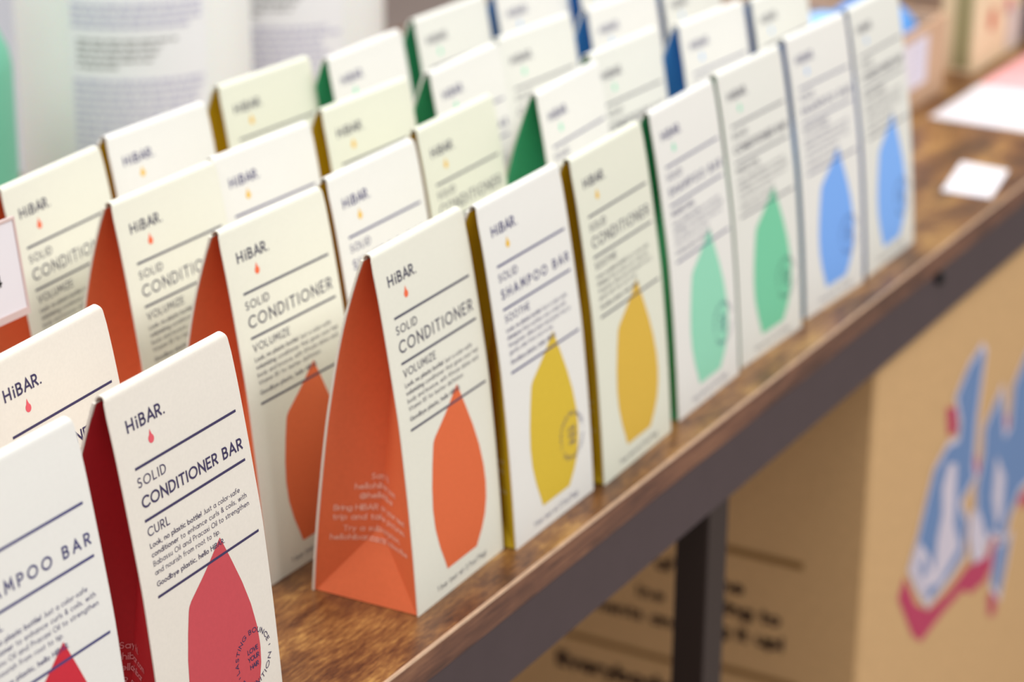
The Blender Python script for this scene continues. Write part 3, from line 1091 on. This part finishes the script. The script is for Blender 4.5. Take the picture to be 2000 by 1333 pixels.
LG = dict(
    b1=[[0.6115, -0.093], [0.6171, -0.098], [0.6117, -0.1336], [0.612, -0.1651], [0.6161, -0.1733], [0.5934, -0.1812], [0.6086, -0.2006], [0.6081, -0.2191], [0.589, -0.223], [0.5531, -0.2261], [0.5325, -0.2057], [0.5195, -0.1905], [0.5291, -0.1767], [0.5396, -0.1568], [0.5473, -0.1439], [0.5668, -0.1367], [0.5846, -0.1401], [0.5863, -0.1277], [0.576, -0.1097], [0.5928, -0.0979]],
    b2=[[0.6552, -0.134], [0.6309, -0.1487], [0.6326, -0.1661], [0.6252, -0.1835], [0.6293, -0.2021], [0.6542, -0.2294], [0.6576, -0.2238], [0.6852, -0.2385], [0.6922, -0.2271], [0.7093, -0.216], [0.7298, -0.2167], [0.7453, -0.1973], [0.7266, -0.1274], [0.7012, -0.1259], [0.6802, -0.1392], [0.6797, -0.1664], [0.6684, -0.1691]],
    b3=[[0.6714, -0.2418], [0.6966, -0.245], [0.691, -0.2625], [0.6849, -0.278], [0.6694, -0.2641]],
    w1=[[0.569, -0.1472], [0.5829, -0.1525], [0.5854, -0.1748], [0.5869, -0.1919], [0.5996, -0.2105], [0.5751, -0.2188], [0.5584, -0.2101], [0.5587, -0.1904], [0.5643, -0.1763], [0.5607, -0.1586]],
    w2=[[0.6164, -0.1953], [0.6285, -0.1984], [0.6412, -0.2137], [0.6516, -0.2389], [0.6273, -0.234], [0.6152, -0.2101]],
    w3=[[0.6555, -0.1746], [0.6748, -0.1957], [0.676, -0.2207], [0.6682, -0.2281], [0.6548, -0.2019]],
    m1=[[0.5106, -0.1964], [0.5314, -0.2217], [0.5548, -0.2353], [0.5877, -0.2378], [0.6205, -0.2346], [0.6573, -0.243], [0.6664, -0.2309], [0.6723, -0.2457], [0.6552, -0.2545], [0.6288, -0.2512], [0.6155, -0.2429], [0.58, -0.2429], [0.5463, -0.2458], [0.5319, -0.2351], [0.5057, -0.2023]],
    m2=[[0.5592, -0.1101], [0.5752, -0.1158], [0.5808, -0.1322], [0.5654, -0.1298]],
    m3=[[0.6173, -0.1587], [0.6276, -0.1743], [0.6185, -0.1742], [0.6112, -0.1614]],
    m4=[[0.6532, -0.145], [0.6722, -0.1551], [0.6763, -0.172], [0.6632, -0.1672]],
    m5=[[0.6633, -0.2687], [0.6816, -0.2748], [0.6805, -0.2906], [0.6672, -0.2857]],
    m6=[[0.7085, -0.2228], [0.7319, -0.2247], [0.735, -0.2368], [0.7133, -0.2319]])
LC = {'b': mat('logo_blue', (108, 140, 188), .65), 'w': mat('logo_white', (214, 206, 220), .65), 'm': mat('logo_magenta', (190, 62, 98), .65)}
LC['d'] = LC['b']
LG['w4'] = [[.5195, -.1905], [.5291, -.1790], [.5480, -.1960], [.5584, -.2101], [.5751, -.2188], [.5531, -.2261], [.5325, -.2057]]
LG['d1'] = [[.5330, -.1940], [.5400, -.1930], [.5450, -.2040], [.5380, -.2060]]
LG['d2'] = [[.5480, -.2160], [.5640, -.2190], [.5620, -.2250], [.5520, -.2235]]
for key, nm, off in (('m', 'logo_magenta', .0003), ('b', 'logo_blue', .0006), ('w', 'logo_white', .0008), ('d', 'logo_blue_spot', .001)):
    m_ = MB()
    for k, l in LG.items():
        if k[0] == key:
            poly_to(m_, l, lambda x, z: (x, KY0 - off, z))
        if key == 'w' and k[0] == 'b':
            pl = [tuple(p) for p in l] + [tuple(l[0])]
            strokes_to(m_, [(pl, .0075)], lambda x, z: (x, KY0 - .00045, z))
        if key == 'm' and k == 'm1':
            strokes_to(m_, [([tuple(p) for p in l] + [tuple(l[0])], .005)], lambda x, z: (x, KY0 - .00025, z))
    part(m_, nm, LC[key], ct)

# white board far behind the mint bottle
wb = tag(empty('display_board', (0.35, 1.2, -0.80)), 'pale white display board standing on the floor far behind the mint bottle', 'board')
MB().box(0.15, 1.10, 0, 0.02, 0, 1.7, 0, .002).obj('panel', mat('white_board', (226, 230, 240), .6), wb)
for x in (0.2, 1.02):
    MB().box(x, x + .02, -0.12, 0.16, 0, .03, 0, .002).obj('foot', M_CAP, wb)
